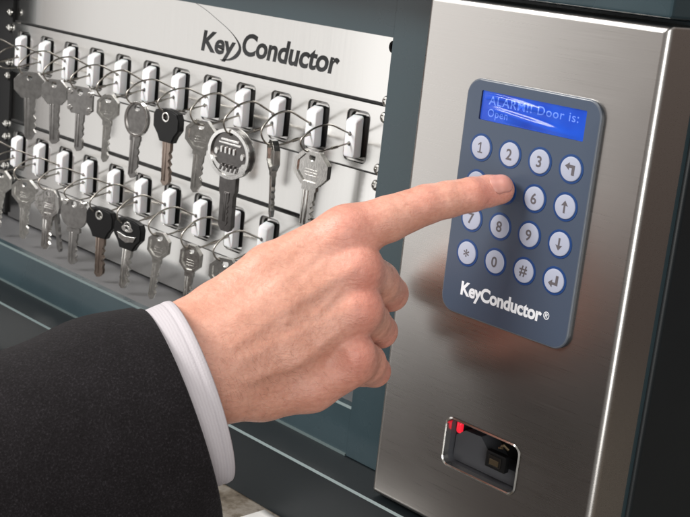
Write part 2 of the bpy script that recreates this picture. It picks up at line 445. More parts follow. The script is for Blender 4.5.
# --- stainless control panel with a scanner window
PX0, PX1, PZ0, PZ1 = -41.0, 84.2, -179.7, 62.5
m = MB()
pw, ph, pcx, pcz = PX1-PX0, PZ1-PZ0, (PX0+PX1)/2, (PZ0+PZ1)/2
r = 3.3
hole = [(22.6+x, -136.2+z) for x, z in rrect(43.4, 23.6, 4.2, 6)]
def pr(i, rc, y): return [(pcx+x, y, pcz+z) for x, z in rrect(pw-2*i, ph-2*i, rc, 4)]
front = [(x, z) for x, y, z in pr(r, .3, 0)]
m.poly(front, [hole], 0, 0)
rings = [pr(r - r*math.sin(PI/2*k/6), .3 + 1.2*math.sin(PI/2*k/6), r - r*math.cos(PI/2*k/6)) for k in range(7)]
m.loft(rings + [pr(0, 1.5, 23.8)], 0)
cp = part(m, 'control_panel', M['steel'], smooth=50)
# window bezel and recess
m = MB()
w_ = lambda a, b, rr_, y, dz=0: [(22.6+x, y, -136.2+dz+z) for x, z in rrect(43.4-a, 23.6-b, rr_, 6)]
m.loft([w_(-.5, -.5, 4.5, -.35), w_(.9, .9, 3.8, -.75), w_(1.8, 1.8, 3.3, -.3), w_(2.0, 2.0, 3.2, 3)], 0)
m.loft([w_(2.0, 2.0, 3.2, 3), w_(2.4, 2.4, 3.0, 17), ], 1)
m.add(w_(2.4, 2.4, 3.0, 17), [tuple(range(28))], 2)
part(m, 'scanner_window', [M['chrome'], M['trim'], M['black']], cp)
m = MB()                                       # grey sloping tray inside the window
m.prism([(2.6, -146.6), (42.5, -146.6), (42.5, -139.5), (27, -139.5), (21, -134), (17.5, -130.5), (8, -130.8), (3, -134.5)], [], 6, 16.5, 0)
part(m, 'scanner_tray', M['trim'], cp)
m = MB(); m.box(24.0, 35.5, 2.2, 5.8, -141.2, -133.2, 0, .7); m.box(26.2, 33.2, 1.7, 2.3, -139.6, -134.6, 1, .3); m.box(27.2, 32.2, 1.3, 1.75, -138.9, -136.2, 2, .2)
m.tube([(31, 4, -129.5), (33, 3, -128.2), (35.5, 3.5, -129.8)], .7, 8, 2); m.tube([(29.5, 4.2, -131), (32, 3.2, -130)], .6, 8, 2)
part(m, 'scan_module', [M['rubber'], M['scan'], M['brass']], cp)
m = MB(); c = lambda rr_, y: [(4.3+x, y, -130.2+z) for x, z in rrect(3.0*rr_, 6.4*rr_, 1.3*rr_, 4)]
m.loft([c(1, 7.0), c(.95, 5.6), c(.6, 4.9), c(.2, 4.8)], 0, False, True); part(m, 'indicator_light', M['led'], cp)

# --- keypad
kx, kz, kw, kh = 25.2, -23.0, 71.0, 105.4
m = MB()
kp = lambda i, y, rc=7.5: [(kx+x, y, kz+z) for x, z in rrect(kw-2*i, kh-2*i, rc-i, 8)]
m.loft([kp(0, -.02), kp(0, -1.4)], 1); m.loft([kp(0, -1.4), kp(.35, -1.85), kp(.8, -2)], 2)
lw, lh, lx, lz = 55.4, 12.6, 25.7, 18.5
lcdhole = [(lx+x, lz+z) for x, z in rrect(lw, lh, .5, 2)]
m.poly([(x, z) for x, y, z in kp(.8, -2)], [lcdhole], -2, 0)
m.loft([[(x, -2, z) for x, z in lcdhole], [(x, -.9, z) for x, z in lcdhole]], 1)
M['padrim'] = mat('keypad_bevel', (.10, .115, .14), .28)
pad = part(m, 'keypad', [M['padblue'], M['padedge'], M['padrim']], smooth=50)
m = MB(); put_text(m, 'KeyConductor', 0.8, -66.1, 45.3, 6.0, -2.05, 0, .037, 0, .97)
put_text(m, '\u00ae', 46.9, -64.4, 3.1, 3.2, -2.05, 0, .01, 0)
part(m, 'lettering', M['white_ink'], pad)
# display
m = MB(); m.add([(x, -1.0, z) for x, z in lcdhole], [tuple(range(len(lcdhole)))], 0)
put_text(m, 'ALARM!! Door is:', -0.4+2.2, lz+0.7, 47.5, 3.7, -1.1, 1, .007, 0, 1.1)
put_text(m, 'Open', 2.0, lz-4.4, 11.0, 3.3, -1.1, 1, .004, 0, 1.1)
part(m, 'display', [M['lcd'], M['lcdtext']], pad, smooth=0)
m = MB(); nx, nz = 120, 64                    # clear film over the display, ridges shaped to make glare streaks
vs = []; fs = []
for j in range(nz+1):
    for i in range(nx+1):
        u, v = i/nx, j/nz
        x = lx-lw/2+.25+(lw-.5)*u; z = lz-lh/2+.2+(lh-.4)*v
        edge = min(1, min(u*nx, (1-u)*nx)/7) * min(1, min(v*nz, (1-v)*nz)/6)
        zz = z - lz
        def glare_ridge(c0, c1, wd, amp, u0, u1):
            c_ = c0 + (c1-c0)*u - 2.2*math.exp(-u/.06)*(c0 > 1)
            win = 1/(1+math.exp(-(u-u0)/.03)) / (1+math.exp((u-u1)/.07))
            return amp*win*math.exp(-((zz-c_)/wd)**2)
        h = glare_ridge(5.2, 1.2, 1.1, .74, .03, .60) + glare_ridge(-.3, -4.6, 1.2, .86, .10, .62) + glare_ridge(-3.2, -4.4, 1.5, .5, .25, .85)
        vs.append((x, -1.55 - edge*h, z))
for j in range(nz):
    for i in range(nx):
        a = j*(nx+1)+i; fs.append((a, a+1, a+nx+2, a+nx+1))
m.add(vs, fs, 0); part(m, 'display_film', M['film'], pad, smooth=180)
# buttons
def arrow(mb, pts, y): mb.add([(x, y, z) for x, z in pts], [tuple(range(len(pts)))], 2)
LEG = [['1', '2', '3', 'back'], ['4', '5', '6', 'up'], ['7', '8', '9', 'down'], ['*', '0', '#', 'enter']]
for j in range(4):
    for i in range(4):
        x, z = 1.7 + 16.05*i, .35 - 15.8*j; s = LEG[j][i]
        m = MB(); c = lambda rr_, y: [(x+a, y, z+b) for a, b in circ(0, 0, rr_, n=40)]
        m.loft([c(6.15, -2.0), c(6.1, -2.18), c(5.1, -2.2)], 1)
        dp = .5 if s == '5' else 0
        m.loft([c(5.1, -2.2), c(4.98, -2.5+dp), c(4.5, -2.62+dp), c(2.5, -2.72+dp), c(.5, -2.75+dp)], 0, False, True)
        y = -2.80
        if s == 'up' or s == 'down':
            k = 1 if s == 'up' else -1
            arrow(m, [(x-.45, z-2.6*k), (x+.45, z-2.6*k), (x+.45, z+.6*k), (x+1.7, z+.4*k), (x, z+2.7*k), (x-1.7, z+.4*k), (x-.45, z+.6*k)][::k], y)
        elif s == 'back':
            arrow(m, [(x-2.7, z+1.1), (x-.6, z-.5), (x-.6, z+.55), (x+.8, z+.55), (x+.8, z-2.4), (x+2.2, z-2.4), (x+2.2, z+1.8), (x-.6, z+1.8), (x-.6, z+2.7)], y)
        elif s == 'enter':
            arrow(m, [(x-2.6, z-1.2), (x-.5, z-2.9), (x-.5, z-1.75), (x+2.3, z-1.75), (x+2.3, z+2.5), (x+1.0, z+2.5), (x+1.0, z-.6), (x-.5, z-.6), (x-.5, z+.5)], y)
        elif s == '1':
            arrow(m, [(x-1.25, z-2.3), (x+1.35, z-2.3), (x+1.35, z-1.75), (x+.38, z-1.75), (x+.38, z+2.3), (x-.2, z+2.3), (x-1.3, z+1.45), (x-1.3, z+.9), (x-.3, z+1.45), (x-.3, z-1.75), (x-1.25, z-1.75)], y)
        elif s == '*': put_text(m, s, x, z, None, 5.2, y, 2, .012, 0, 1, True)
        else: put_text(m, s, x, z, None, 4.6, y, 2, .018, 0, 1, True)
        o = part(m, 'button', [M['btn'], M['navy'], M['legend']], pad, smooth=40)
        o['label'] = 'round pale button marked ' + {'back': 'with a left turning arrow', 'up': 'with an upward arrow', 'down': 'with a downward arrow', 'enter': 'with an enter arrow', '*': 'with a star', '#': 'with a hash'}.get(s, s)

# ================================================================== KEY HOLDERS
def make_holder():
    root = empty('key_holder', (0, 0, 0))
    m = MB()                                     # plug: rounded white block with a sloping top
    def ring(i, y, top): return [(x, y, z if z < 0 else z*top) for x, z in rrect(8.6-2*i, 23.4-2*i, 1.5, 4)]
    m.loft([ring(0, 71, 1.03), ring(0, 65.5, 1.0), ring(.05, 64.4, .97)], 3, True, False)
    m.loft([ring(-.05, 64.4, .975), ring(-.05, 64.1, .97), ring(0, 60.2, .80), ring(.3, 59.4, .76), ring(.8, 59.1, .74)], 0, True, True)
    m.box(-5.4, 5.4, 68.5, 71, -12.9, 12.9, 1, .4)
    for z in (1.4, -4.1):                        # dark sockets of the wire ends
        m.loft([[(a, 59.06, z+b) for a, b in circ(0, 0, 1.25, n=16)], [(a, 58.6, z+b) for a, b in circ(0, 0, 1.0, n=16)], [(a, 58.5, z+b) for a, b in circ(0, 0, .1, n=16)]], 2, False, True)
    m.build('plug', [M['plug'], M['trim'], M['darkmetal'], M['rubber']], root)
    m = MB()
    pts = spline([(0, 59.2, 1.4), (.3, 52, 4.4), (.8, 42, 7.9), (.6, 32, 6.2), (0, 25, 1.2), (-.4, 23.2, -3.0), (-.3, 26, -7.4), (0, 31, -9.0), (.2, 38, -8.6), (.4, 48, -6.5), (0, 59.2, -4.1)], 9)
    m.tube(pts, .55, 8, 0)
    m.tube([(.25, 45.5, -7.1), (.4, 49.5, -6.2)], .95, 8, 0)
    m.build('wire_loop', M['wire'], root, smooth=60)
    return root
def dup(root):
    r = root.copy(); COL.objects.link(r)
    for ch in root.children:
        c = ch.copy(); COL.objects.link(c); c.parent = r
        for g in ch.children:
            d = g.copy(); COL.objects.link(d); d.parent = c
    return r
H0 = make_holder(); first = [True]
def place_holder(row, i, label):
    h = H0 if first[0] else dup(H0); first[0] = False
    h.location = Vector((SX[i] + random.uniform(-.35, .35), random.uniform(-.4, .5), ROWZ[row] + random.uniform(-.3, .3)))*S
    h.rotation_euler = (0, math.radians(random.uniform(-1.4, 1.4)), 0)
    tag(h, label, 'key holder', 'white key holders with wire loops')
    for ch in h.children:
        if ch.name.startswith('wire_loop'):
            ch.rotation_euler = (0, math.radians(random.uniform(-7, 7)), math.radians(random.uniform(-2.2, 2.2)))
            ch.scale = (1, 1, random.uniform(.85, 1.15))
    return h

# ================================================================== KEYS
OCT = lambda w, h, c: [(w/2, -c), (w/2, -h+c), (w/2-c, -h), (-w/2+c, -h), (-w/2, -h+c), (-w/2, -c), (-w/2+c, 0), (w/2-c, 0)][::-1]
def off(pts, dz): return [(x, z+dz) for x, z in pts]
def blade(mb, w, top, tip, th, mat=0, teeth=8, seed=0, both=False):
    rg = random.Random(seed); n = teeth; zs = [top-5 - (top-5-tip-3.0)*k/n for k in range(n+1)]
    right = [(w/2, top)]
    for k, z in enumerate(zs):
        right.append((w/2 - (rg.uniform(.4, .34*w) if k % 2 else 0.05), z))
    right.append((w/2-w*.35, tip+.6))
    left = [(-w/2, top)]
    if both:
        for k, z in enumerate(zs): left.append((-w/2 + (rg.uniform(.3, .22*w) if k % 2 == 0 else 0.05), z))
    left += [(-w/2, tip+2.2), (-w/2+w*.3, tip)]
    pts = left + right[::-1]
    mb.prism(pts, [], -th/2, th/2, mat)
    mb.box(-w*.16, w*.02, -th/2-.25, -th/2+.02, tip+3, top-.5, mat, .12)     # milled rib
    mb.box(-w*.42, -w*.30, -th/2-.2, -th/2+.02, tip+3, top-.5, mat, .08)
def shoulder(mb, w, top, th, mat=0): mb.prism([(-w/2, top), (-w/2, top-3.2), (w/2, top-3.2), (w/2, top)], [], -th/2, th/2, mat)
KEYS = {}
def key(kind, style):
    root = empty('key', (0, 0, 0)); bow = MB(); bl = MB()
    hole = circ(0, 0, 2.1, n=18)
    if style == 'plain':                          # flat grey blank with a wide hexagonal bow
        o = off(OCT(23, 18, 5.5), 3.6); bow.prism(o, [hole], -1.1, 1.1); blade(bl, 8.4, -14, -44, 2.0, 0, 9, 3)
        mats = (M['greymetal'], M['greymetal'])
    elif style == 'plain_narrow':
        o = off(OCT(19, 17, 4.5), 3.4); bow.prism(o, [hole], -1.1, 1.1); blade(bl, 7.2, -13, -41, 2.0, 0, 8, 4)
        mats = (M['greymetal'], M['greymetal'])
    elif style in ('octagon', 'octagon_bright', 'octagon_small', 'octagon_large'):
        w, h, c = {'octagon': (19, 18, 5.5), 'octagon_bright': (20.5, 19.5, 6), 'octagon_small': (14.5, 17.5, 4.8), 'octagon_large': (23, 19, 6)}[style]
        o = off(OCT(w, h, c), 3.6); bow.prism(o, [hole], -.8, .8)
        inner = [(x*.78, -h/2+3.6 + (z+h/2-3.6)*.78) for x, z in o]
        bow.prism(o, [inner], -1.75, -.75); bow.prism(o, [inner], .75, 1.75)       # raised rim
        for k in range(3):                                                         # stamped marks
            bow.prism(rrect_at(0, -h*.36-1.6*k, w*.36, .6), [], -1.0, -.78)
        shoulder(bl, w*.42, -h+4.0, 2.6); blade(bl, w*.35, -h+1.6, -40.5 if style != 'octagon_small' else -41, 2.1, 0, 9, len(style)); 
        mm = M['bright'] if style == 'octagon_bright' else M['nickel']; mats = (mm, mm if style != 'octagon' else M['greymetal'])
    elif style == 'square':                        # squared bow with bright corners
        o = off([(-9.6, -1), (-9.6, -11), (-6.5, -14.6), (6.5, -14.6), (9.6, -11), (9.6, -1), (6.6, 3.2), (-6.6, 3.2)], 0); bow.prism(o, [hole], -1.2, 1.2)
        for sx in (-1, 1):
            for z in (-.6, -11): bow.prism(circ(sx*7.6, z, 1.7, n=14), [], -2.0, 2.0, 1)
        blade(bl, 6.4, -14.5, -40, 2.0, 0, 8, 7); mats = (M['greymetal'], M['greymetal'])
    elif style == 'oval':
        o = circ(0, -7, 8.6, 11.2, 30); bow.prism(o, [hole], -.9, .9)
        bow.prism(o, [circ(0, -7, 7.2, 9.7, 30)], -1.7, -.85, 1); bow.prism(o, [circ(0, -7, 7.2, 9.7, 30)], .85, 1.7, 1)
        shoulder(bl, 7.5, -17.6, 2.4); blade(bl, 6.6, -18, -45, 2.0, 0, 8, 9); mats = (M['greymetal'], M['greymetal'])
    elif style in ('black', 'black_emblem'):
        o = [(-9.5, 3.2), (-11.2, 0), (-11.2, -7), (-7.5, -11.5), (-5.5, -15.5), (5.5, -15.5), (7.5, -11.5), (11.2, -7), (11.2, 0), (9.5, 3.2), (4, 4.6), (-4, 4.6)]
        for a, y0, y1 in ((.93, -2.6, -2.0), (1, -2.0, 2.0), (.93, 2.0, 2.6)):
            bow.prism([(x*a, -5+(z+5)*a) for x, z in o], [hole], y0, y1, 2)
        if style == 'black_emblem':
            bow.prism([(-7.5, -5.2), (-6, -8.8), (0, -10.8), (6, -8.8), (7.5, -5.2), (0, -6.6)], [], -3.3, -2.55, 1)
            bow.prism(circ(0, -1.6, 4.6, 2.2, 20), [circ(0, -1.6, 2.6, 1.3, 20)], -3.1, -2.55, 1)
        bow.prism(circ(0, 0, 3.1, n=18), [circ(0, 0, 2.1, n=18)], -3.0, 3.0, 1)
        blade(bl, 7.2, -15.4, -43, 2.6, 0, 9, 12 if style == 'black' else 5, True); mats = (M['bronze'] if style == 'black' else M['nickel'], M['bronze'])
    elif style == 'round_grey':
        o = circ(0, -7, 10.6, 10.4, 30); bow.prism(o, [hole], -1.2, 1.2)
        bow.prism(circ(-6.8, .6, 1.9, n=14), [], -2.2, 2.2, 1); bow.prism(circ(6.8, .6, 1.9, n=14), [], -2.2, 2.2, 1)
        shoulder(bl, 10.5, -16.6, 2.4); blade(bl, 7.0, -19, -43, 2.0, 0, 8, 21); mats = (M['greymetal'], M['greymetal'])
    elif style == 'medallion':                     # big round head with a raised ring and a stamped band
        o = circ(0, -11, 15.2, 14.8, 48); hl = circ(0, 1.0, 1.7, n=16)
        bow.prism(o, [hl], -1.8, 1.8, 3)
        bow.prism(o, [circ(0, -11, 13.2, 12.8, 48)], -3.2, -1.75, 1); bow.prism(o, [circ(0, -11, 13.2, 12.8, 48)], 1.75, 3.0, 1)
        band = [(13.0*math.cos(a), -11+12.6*math.sin(a)) for a in np.linspace(PI*1.08, PI*1.92, 18)]
        bow.prism(band + [(9.5*math.cos(a)*1.1, -13.5+6.2*math.sin(a)) for a in np.linspace(PI*1.92, PI*1.08, 18)], [], -2.6, -1.75, 1)
        for k in range(5):                          # slanted bars of the lower band
            xx = -6.4+3.0*k; bow.prism([(xx, -21.5), (xx+1.2, -21.5), (xx+2.4, -17.6), (xx+1.2, -17.6)], [], -3.1, -2.55, 3)
        for k in range(4):                          # short upright bars of the middle band
            xx = -5.8+3.1*k; bow.prism(rrect_at(xx, -9.3, 1.3, 3.6), [], -2.5, -1.75, 1)
        bow.prism(rrect_at(0, -3.2, 13, 1.1), [], -2.3, -1.75, 1); bow.prism(rrect_at(0, -5.2, 16, .9), [], -2.3, -1.75, 1)
        for sx in (-1, 1): bow.prism(circ(sx*9.6, -11, 1.2, 1.9, 12), [], -2.5, -1.75, 1)
        bl.prism([(-6.2, -25), (-6.2, -34), (-5, -37), (-5, -55), (-2.8, -58), (2.6, -58), (4.6, -55), (4.6, -36), (5.8, -33), (5.8, -25)], [], -1.8, 1.8, 0)
        blade(bl, 4.0, -34, -55, 4.4, 0, 8, 17, True); mats = (M['darkmetal'], M['bright'])
    sl = [mats[0], M['bright'], M['rubber'], M['darkmetal']]
    if style == 'black': sl[1] = M['nickel']
    a = bow.build('bow', sl, root, smooth=30); b = bl.build('blade', mats[0] if style != 'plain' else mats[1], root, smooth=30)
    for q in (a, b):
        md = q.modifiers.new('soft edges', 'BEVEL'); md.width = .00055 if q is a else .0003; md.segments = 3; md.limit_method = 'ANGLE'; md.angle_limit = math.radians(40)
    if style in ('black', 'black_emblem'): a['label'] = 'black plastic key head'
    return root
def rrect_at(cx, cz, w, h): return [(cx+x, cz+z) for x, z in rrect(w, h, min(w, h)*.35, 3)]
proto = {}
def place_key(row, i, style, label, yaw=0, tilt=0, roll=0, dx=0, dy=0):
    if style not in proto: proto[style] = key(None, style); k = proto[style]
    else: k = dup(proto[style])
    k.location = Vector((SX[i] + dx + 2.6, 30.6 + dy, ROWZ[row] - 9.0 - 1.2))*S
    k.rotation_euler = (math.radians(tilt), math.radians(roll), math.radians(yaw))
    tag(k, label, 'key', 'keys hanging in the cabinet')
    return k

U = [  # slot, style, key label, holder clause, yaw, tilt, roll
 (0, 'octagon_large', 'large octagonal nickel key at the right end of the upper row', 'carrying the large octagonal key of the upper row', 10, 3, 3),
 (1, 'octagon_small', 'thin nickel key turned nearly edge on, right of the medallion key', 'carrying the edge on key, upper row', -24, 4, 2),
 (2, 'medallion', 'big key with round embossed chrome and black medallion head', 'carrying the big round medallion key', 12, 5, 3),
 (3, 'octagon', 'silver octagonal key just left of the medallion key, upper row', 'next left of the medallion key holder, upper row', 26, 2, 2),
 (4, 'black', 'black headed key with brown blade, the only black one in the upper row', 'carrying the black headed key of the upper row', 8, 3, 1),
 (5, 'oval', 'grey oval bow key with bright rim, upper row', 'carrying the oval bright rimmed key', 22, 2, 2),
 (6, 'octagon_small', 'narrow octagonal grey key left of the oval rimmed key, upper row', 'next left of the oval key holder, upper row', 32, 2, 1),
 (7, 'square', 'squared grey key with bright corner studs, upper row', 'carrying the squared key with bright corner studs', 24, 3, 1),
 (8, 'plain_narrow', 'plain narrow dull grey key right of the widest plain key, upper row', 'carrying the narrow plain grey key, upper row', 28, 3, -1),
 (9, 'plain', 'widest plain dull grey key, leftmost key of the upper row', 'carrying the widest plain grey key, upper row', 36, 3, -2),
]
for i, st, kl, hl, yw, tl, rl in U:
    place_holder(0, i, 'white plug holder with wire loop ' + hl)
    place_key(0, i, st, kl, yw, tl, rl, dx=(-3.5 if st == 'medallion' else 0))
place_holder(0, 10, 'white plug holder with empty wire loop, second from the left end of the upper row')
place_holder(0, 11, 'white plug holder with empty wire loop at the left end of the upper row')
Lw = [
 (2, 'octagon', 'nickel key half hidden behind the hand, lower row', 'half hidden by the back of the hand, lower row', 28, 3, 2),
 (3, 'octagon_small', 'narrow nickel key next to the hand, fully visible, lower row', 'nearest the hand with its key fully visible, lower row', 18, 3, 4),
 (4, 'octagon_small', 'narrow silver key right of the black key with chrome emblem, lower row', 'right of the black emblem key holder, lower row', 26, 2, 5),
 (5, 'black_emblem', 'black headed key with silver emblem and pale blade, lower row', 'carrying the black key with a silver emblem', 16, 3, 5),
 (6, 'black', 'plain black headed key with brown blade, lower row', 'carrying the plain black headed key of the lower row', 18, 3, 1),
 (7, 'round_grey', 'dull grey key with round bow, lower row', 'carrying the round grey key, lower row', 22, 3, 1),
 (8, 'octagon_bright', 'shiniest octagonal key, in front of a second key, lower row', 'carrying two silver keys at once, lower row', 24, 3, 3),
 (9, 'octagon', 'silver octagonal key left of the pair on one loop, lower row', 'carrying one octagonal key left of the pair, lower row', 32, 3, 0),
 (10, 'octagon_small', 'silver key cut by the left picture edge, lower row', 'second from the left end of the lower row', 34, 3, 4),
]
for i, st, kl, hl, yw, tl, rl in Lw:
    place_holder(1, i, 'white plug holder with wire loop ' + hl)
    place_key(1, i, st, kl, yw, tl, rl)
place_key(1, 8, 'plain_narrow', 'grey key tucked behind the shiniest octagonal key, lower row', -14, 6, -7, 2.0, 3.2)
place_holder(1, 11, 'white plug holder at the left end of the lower row')

# ================================================================== THE PERSON'S ARM
PLOC = cam2world(cpt(205, 362, 516))
person = empty('person', PLOC)
tag(person, 'right hand in charcoal suit sleeve and white cuff pressing a keypad button', 'person')

def solve_t(px, py, y):                       # depth at which a sight line reaches the plane y
    d = np.array([(px-CX)/FPX, (py-CY)/FPX, 1.0]) @ R
    return (y - CAM[1]) / d[1]
tt = solve_t(499, 189.5, -8.9)
J = lambda px, py, t, r: (cpt(px, py, t), r)
palm = [  # chains of (joint, radius)
 [J(-10, 440, 498, 25), J(120, 396, 506, 22), J(200, 364, 516, 18)],
 [J(110, 372, 508, 17), J(190, 332, 520, 13.6), J(217, 312, 524, 12.4), J(271, 273, 527, 12.2), J(347, 233, 527, 11.0)],
 [J(120, 420, 508, 17), J(222, 392, 518, 12.6), J(262, 390, 526, 12.6), J(310, 383, 529, 12.0), J(351, 365, 528, 9.6)],
 [J(205, 350, 516, 15), J(285, 305, 521, 12.5), J(356, 268, 523, 10.0)],
 [J(212, 372, 516, 15), J(290, 345, 521, 12.5), J(357, 309, 523, 9.8)],
 [J(240, 350, 532, 15), J(330, 300, 542, 14)],
 [J(250, 372, 532, 13), J(325, 350, 540, 13)],
]
fingers = [
 [J(345, 234, 526, 10.9), J(388, 219, 527.5, 9.7), J(426, 204.5, 528.5, 8.35), J(448, 199.5, 529.3, 7.75), J(472, 194.6, 530.0, 7.3), J(488, 191.2, tt, 6.75), J(499.5, 189.6, tt, 6.35)],
 [J(357, 269, 523, 10.0), J(378, 282, 543, 9.3), J(390.5, 293.5, 562, 7.9), J(345, 305, 575, 7.6), J(305, 305, 566, 6.8)],
 [J(358, 309, 523, 9.6), J(369, 320.5, 543, 9.1), J(380.5, 331, 558, 7.5), J(338, 338, 572, 7.2), J(300, 335, 562, 6.5)],
 [J(353, 352, 526, 8.6), J(366, 363, 541, 8.7), J(374.5, 371, 553, 7.0), J(338, 372, 564, 6.6), J(305, 366, 556, 6.0)],
 [J(225, 320, 536, 13), J(283, 290, 552, 11), J(325, 287, 568, 9.2), J(352, 296, 580, 8)],
]
knuckles = [J(361, 269, 519.2, 6.0), J(362, 309, 519.8, 5.7), J(357, 352, 523, 5.9), J(347, 229, 522, 7.5)]
def seg(Pt, a, ra, b, rb):
    ba = b - a; h = np.clip(((Pt - a) @ ba) / (ba @ ba), 0, 1)
    return np.linalg.norm(Pt - a - h[..., None]*ba, axis=-1) - (ra + (rb-ra)*h)
def smin(a, b, k):
    h = np.maximum(k - np.abs(a-b), 0)/k
    return np.minimum(a, b) - h*h*k*.25
def chain(Pt, c, k):
    d = None
    for (a, ra), (b, rb) in zip(c[:-1], c[1:]):
        s_ = seg(Pt, a, ra, b, rb); d = s_ if d is None else smin(d, s_, k)
    return d
tend = [((235, 345, 502), (352, 268, 511)), ((240, 362, 502), (352, 306, 511)), ((228, 330, 508), (335, 236, 515)), ((245, 380, 505), (345, 348, 514))]
tend = [(cpt(*a), cpt(*b)) for a, b in tend]
veins = [[(238, 352, 505), (262, 345, 508), (285, 322, 509), (318, 312, 511), (338, 292, 512)], [(255, 378, 506), (290, 372, 509), (322, 345, 511), (340, 332, 512)], [(285, 322, 509), (300, 285, 512), (325, 262, 513)]]
veins = [[cpt(*q) for q in v] for v in veins]
def sdf(Pt):
    d = None
    for c in palm:
        s_ = chain(Pt, c, 3); d = s_ if d is None else smin(d, s_, 7.5)
    f = None
    for i, c in enumerate(fingers):
        s_ = chain(Pt, c, 1.2); f = s_ if f is None else smin(f, s_, .9)
    d = smin(d, f, 5.2)
    for (c, r_) in knuckles:
        d = smin(d, np.linalg.norm(Pt-c, axis=-1) - r_, 5.0)
    for a, b in tend:
        q = seg(Pt, a, 0, b, 0); d = d - .55*np.exp(-(q/3.2)**2)
    for v in veins:
        for a, b in zip(v[:-1], v[1:]):
            q = seg(Pt, a, 0, b, 0); d = d - .34*np.exp(-(q/1.9)**2)
    return d
def surface_nets(lo, hi, h):
    n = np.ceil((hi-lo)/h).astype(int)+1
    ax = [lo[k]+h*np.arange(n[k]) for k in range(3)]
    F = np.empty(n, np.float32)
    YY, ZZ = np.meshgrid(ax[1], ax[2], indexing='ij')
    for i0 in range(0, n[0], 8):
        xs = ax[0][i0:i0+8]
        Pt = np.empty((len(xs), n[1], n[2], 3)); Pt[..., 0] = xs[:, None, None]; Pt[..., 1] = YY; Pt[..., 2] = ZZ
        F[i0:i0+8] = sdf(Pt)
    ins = F < 0
    cells = np.zeros(n-1, int)
    c8 = [ins[a:n[0]-1+a, b:n[1]-1+b, c:n[2]-1+c] for a in (0, 1) for b in (0, 1) for c in (0, 1)]
    s8 = sum(x.astype(np.int8) for x in c8); act = (s8 > 0) & (s8 < 8)
    idx = -np.ones(act.shape, int); idx[act] = np.arange(act.sum())
    ijk = np.argwhere(act); V = lo + (ijk+.5)*h
    quads = []
    for axn in range(3):
        sl0 = [slice(None)]*3; sl1 = [slice(None)]*3; sl0[axn] = slice(0, n[axn]-1); sl1[axn] = slice(1, n[axn])
        a = ins[tuple(sl0)]; b = ins[tuple(sl1)]
        e = np.argwhere(a != b); u, w = [(1, 2), (2, 0), (0, 1)][axn]
        e = e[(e[:, u] > 0) & (e[:, w] > 0) & (e[:, u] < n[u]-1) & (e[:, w] < n[w]-1)]
        def g(du, dw):
            q = e.copy(); q[:, u] += du; q[:, w] += dw; return idx[q[:, 0], q[:, 1], q[:, 2]]
        Q = np.stack([g(-1, -1), g(0, -1), g(0, 0), g(-1, 0)], 1)
        flip = ~a[e[:, 0], e[:, 1], e[:, 2]]
        Q[flip] = Q[flip][:, ::-1]; quads.append(Q)
    Q = np.concatenate(quads)
    def grad(p, d0):
        g = np.empty_like(p)
        for k in range(3):
            q = p.copy(); q[:, k] += .15; g[:, k] = (sdf(q)-d0)/.15
        return g
    for _ in range(4):
        d0 = sdf(V); g = grad(V, d0); V = V - (d0/np.maximum((g*g).sum(1), .2))[:, None]*g*.9
    return V, Q
lo = np.array([cpt(70, 150, 498)[0], cpt(350, 160, 530)[1], 490.0]); hi = np.array([cpt(522, 300, 540)[0], cpt(300, 462, 520)[1], 592.0])
V, Q = surface_nets(lo, hi, .8)
def person_mesh(name, Vc, faces, mats, parent, loc, matidx=None, uv=None):
    me = bpy.data.meshes.new(name)
    W = (cam2world(Vc) - np.array(loc))*S
    me.from_pydata([tuple(p) for p in W], [], [tuple(int(i) for i in f) for f in faces])
    for mm in mats: me.materials.append(mm)
    if matidx is not None: me.polygons.foreach_set('material_index', matidx)
    me.polygons.foreach_set('use_smooth', [True]*len(me.polygons))
    if uv is not None:
        ul = me.uv_layers.new(name='UVMap'); li = np.empty(len(me.loops), int); me.loops.foreach_get('vertex_index', li)
        ul.data.foreach_set('uv', np.array(uv)[li].ravel())
    o = bpy.data.objects.new(name, me); COL.objects.link(o); o.parent = parent
    return o
hand = person_mesh('hand', V, Q, [M['skin']], person, PLOC)
fl = np.zeros(len(V))
for (px, py, t, rad, amt) in [(350, 224, 516, 14, .55), (426, 196, 520, 9, .40), (472, 190, 523, 7, .35), (500, 194, 525, 9, .75), (366, 274, 515, 10, .60), (368, 312, 515, 10, .60), (362, 356, 519, 10, .55), (398, 294, 556, 12, .35), (390, 333, 552, 11, .35), (384, 371, 548, 11, .55), (340, 392, 522, 22, .30)]:
    fl += amt*np.exp(-(np.linalg.norm(V-cpt(px, py, t), axis=1)/rad)**2)
at = hand.data.attributes.new('flush', 'FLOAT', 'POINT'); at.data.foreach_set('value', np.clip(fl*.72, 0, .7).astype(np.float32))

# --- fingernail: a curved plate laid on the skin of the index finger
axis = cpt(499.5, 189.6, tt) - cpt(472, 194.6, 530.0); axis /= np.linalg.norm(axis)
nrm = np.array([-.05, -.50, -.86]); nrm -= axis*(nrm @ axis); nrm /= np.linalg.norm(nrm); side = np.cross(axis, nrm)
cen = cpt(498.5, 189.8, tt)
nu, nv = 16, 18; NV = []
for j in range(nv+1):
    v = j/nv; al = -5.2 + 10.6*v
    half = 4.75*(min(1, 1.0-.28*max(0, (.30-v)/.30)**2 - .30*max(0, (v-.72)/.28)**2))
    for i in range(nu+1):
        u = (i/nu*2-1)
        al2 = al + (.95*(u*u)*(1-v/.3) if v < .3 else (-1.6*u*u*((v-.3)/.7)))
        p = cen + axis*al2 + side*(half*u)
        q = p + nrm*9
        for _ in range(40):
            d = float(sdf(q[None])[0])
            if d < .02: break
            q = q - nrm*d*.8
        NV.append(q + nrm*(.30 - .36*abs(u)**4 - .30*(1-min(1, v*6)) - .22*max(0, (v-.85)/.15)))
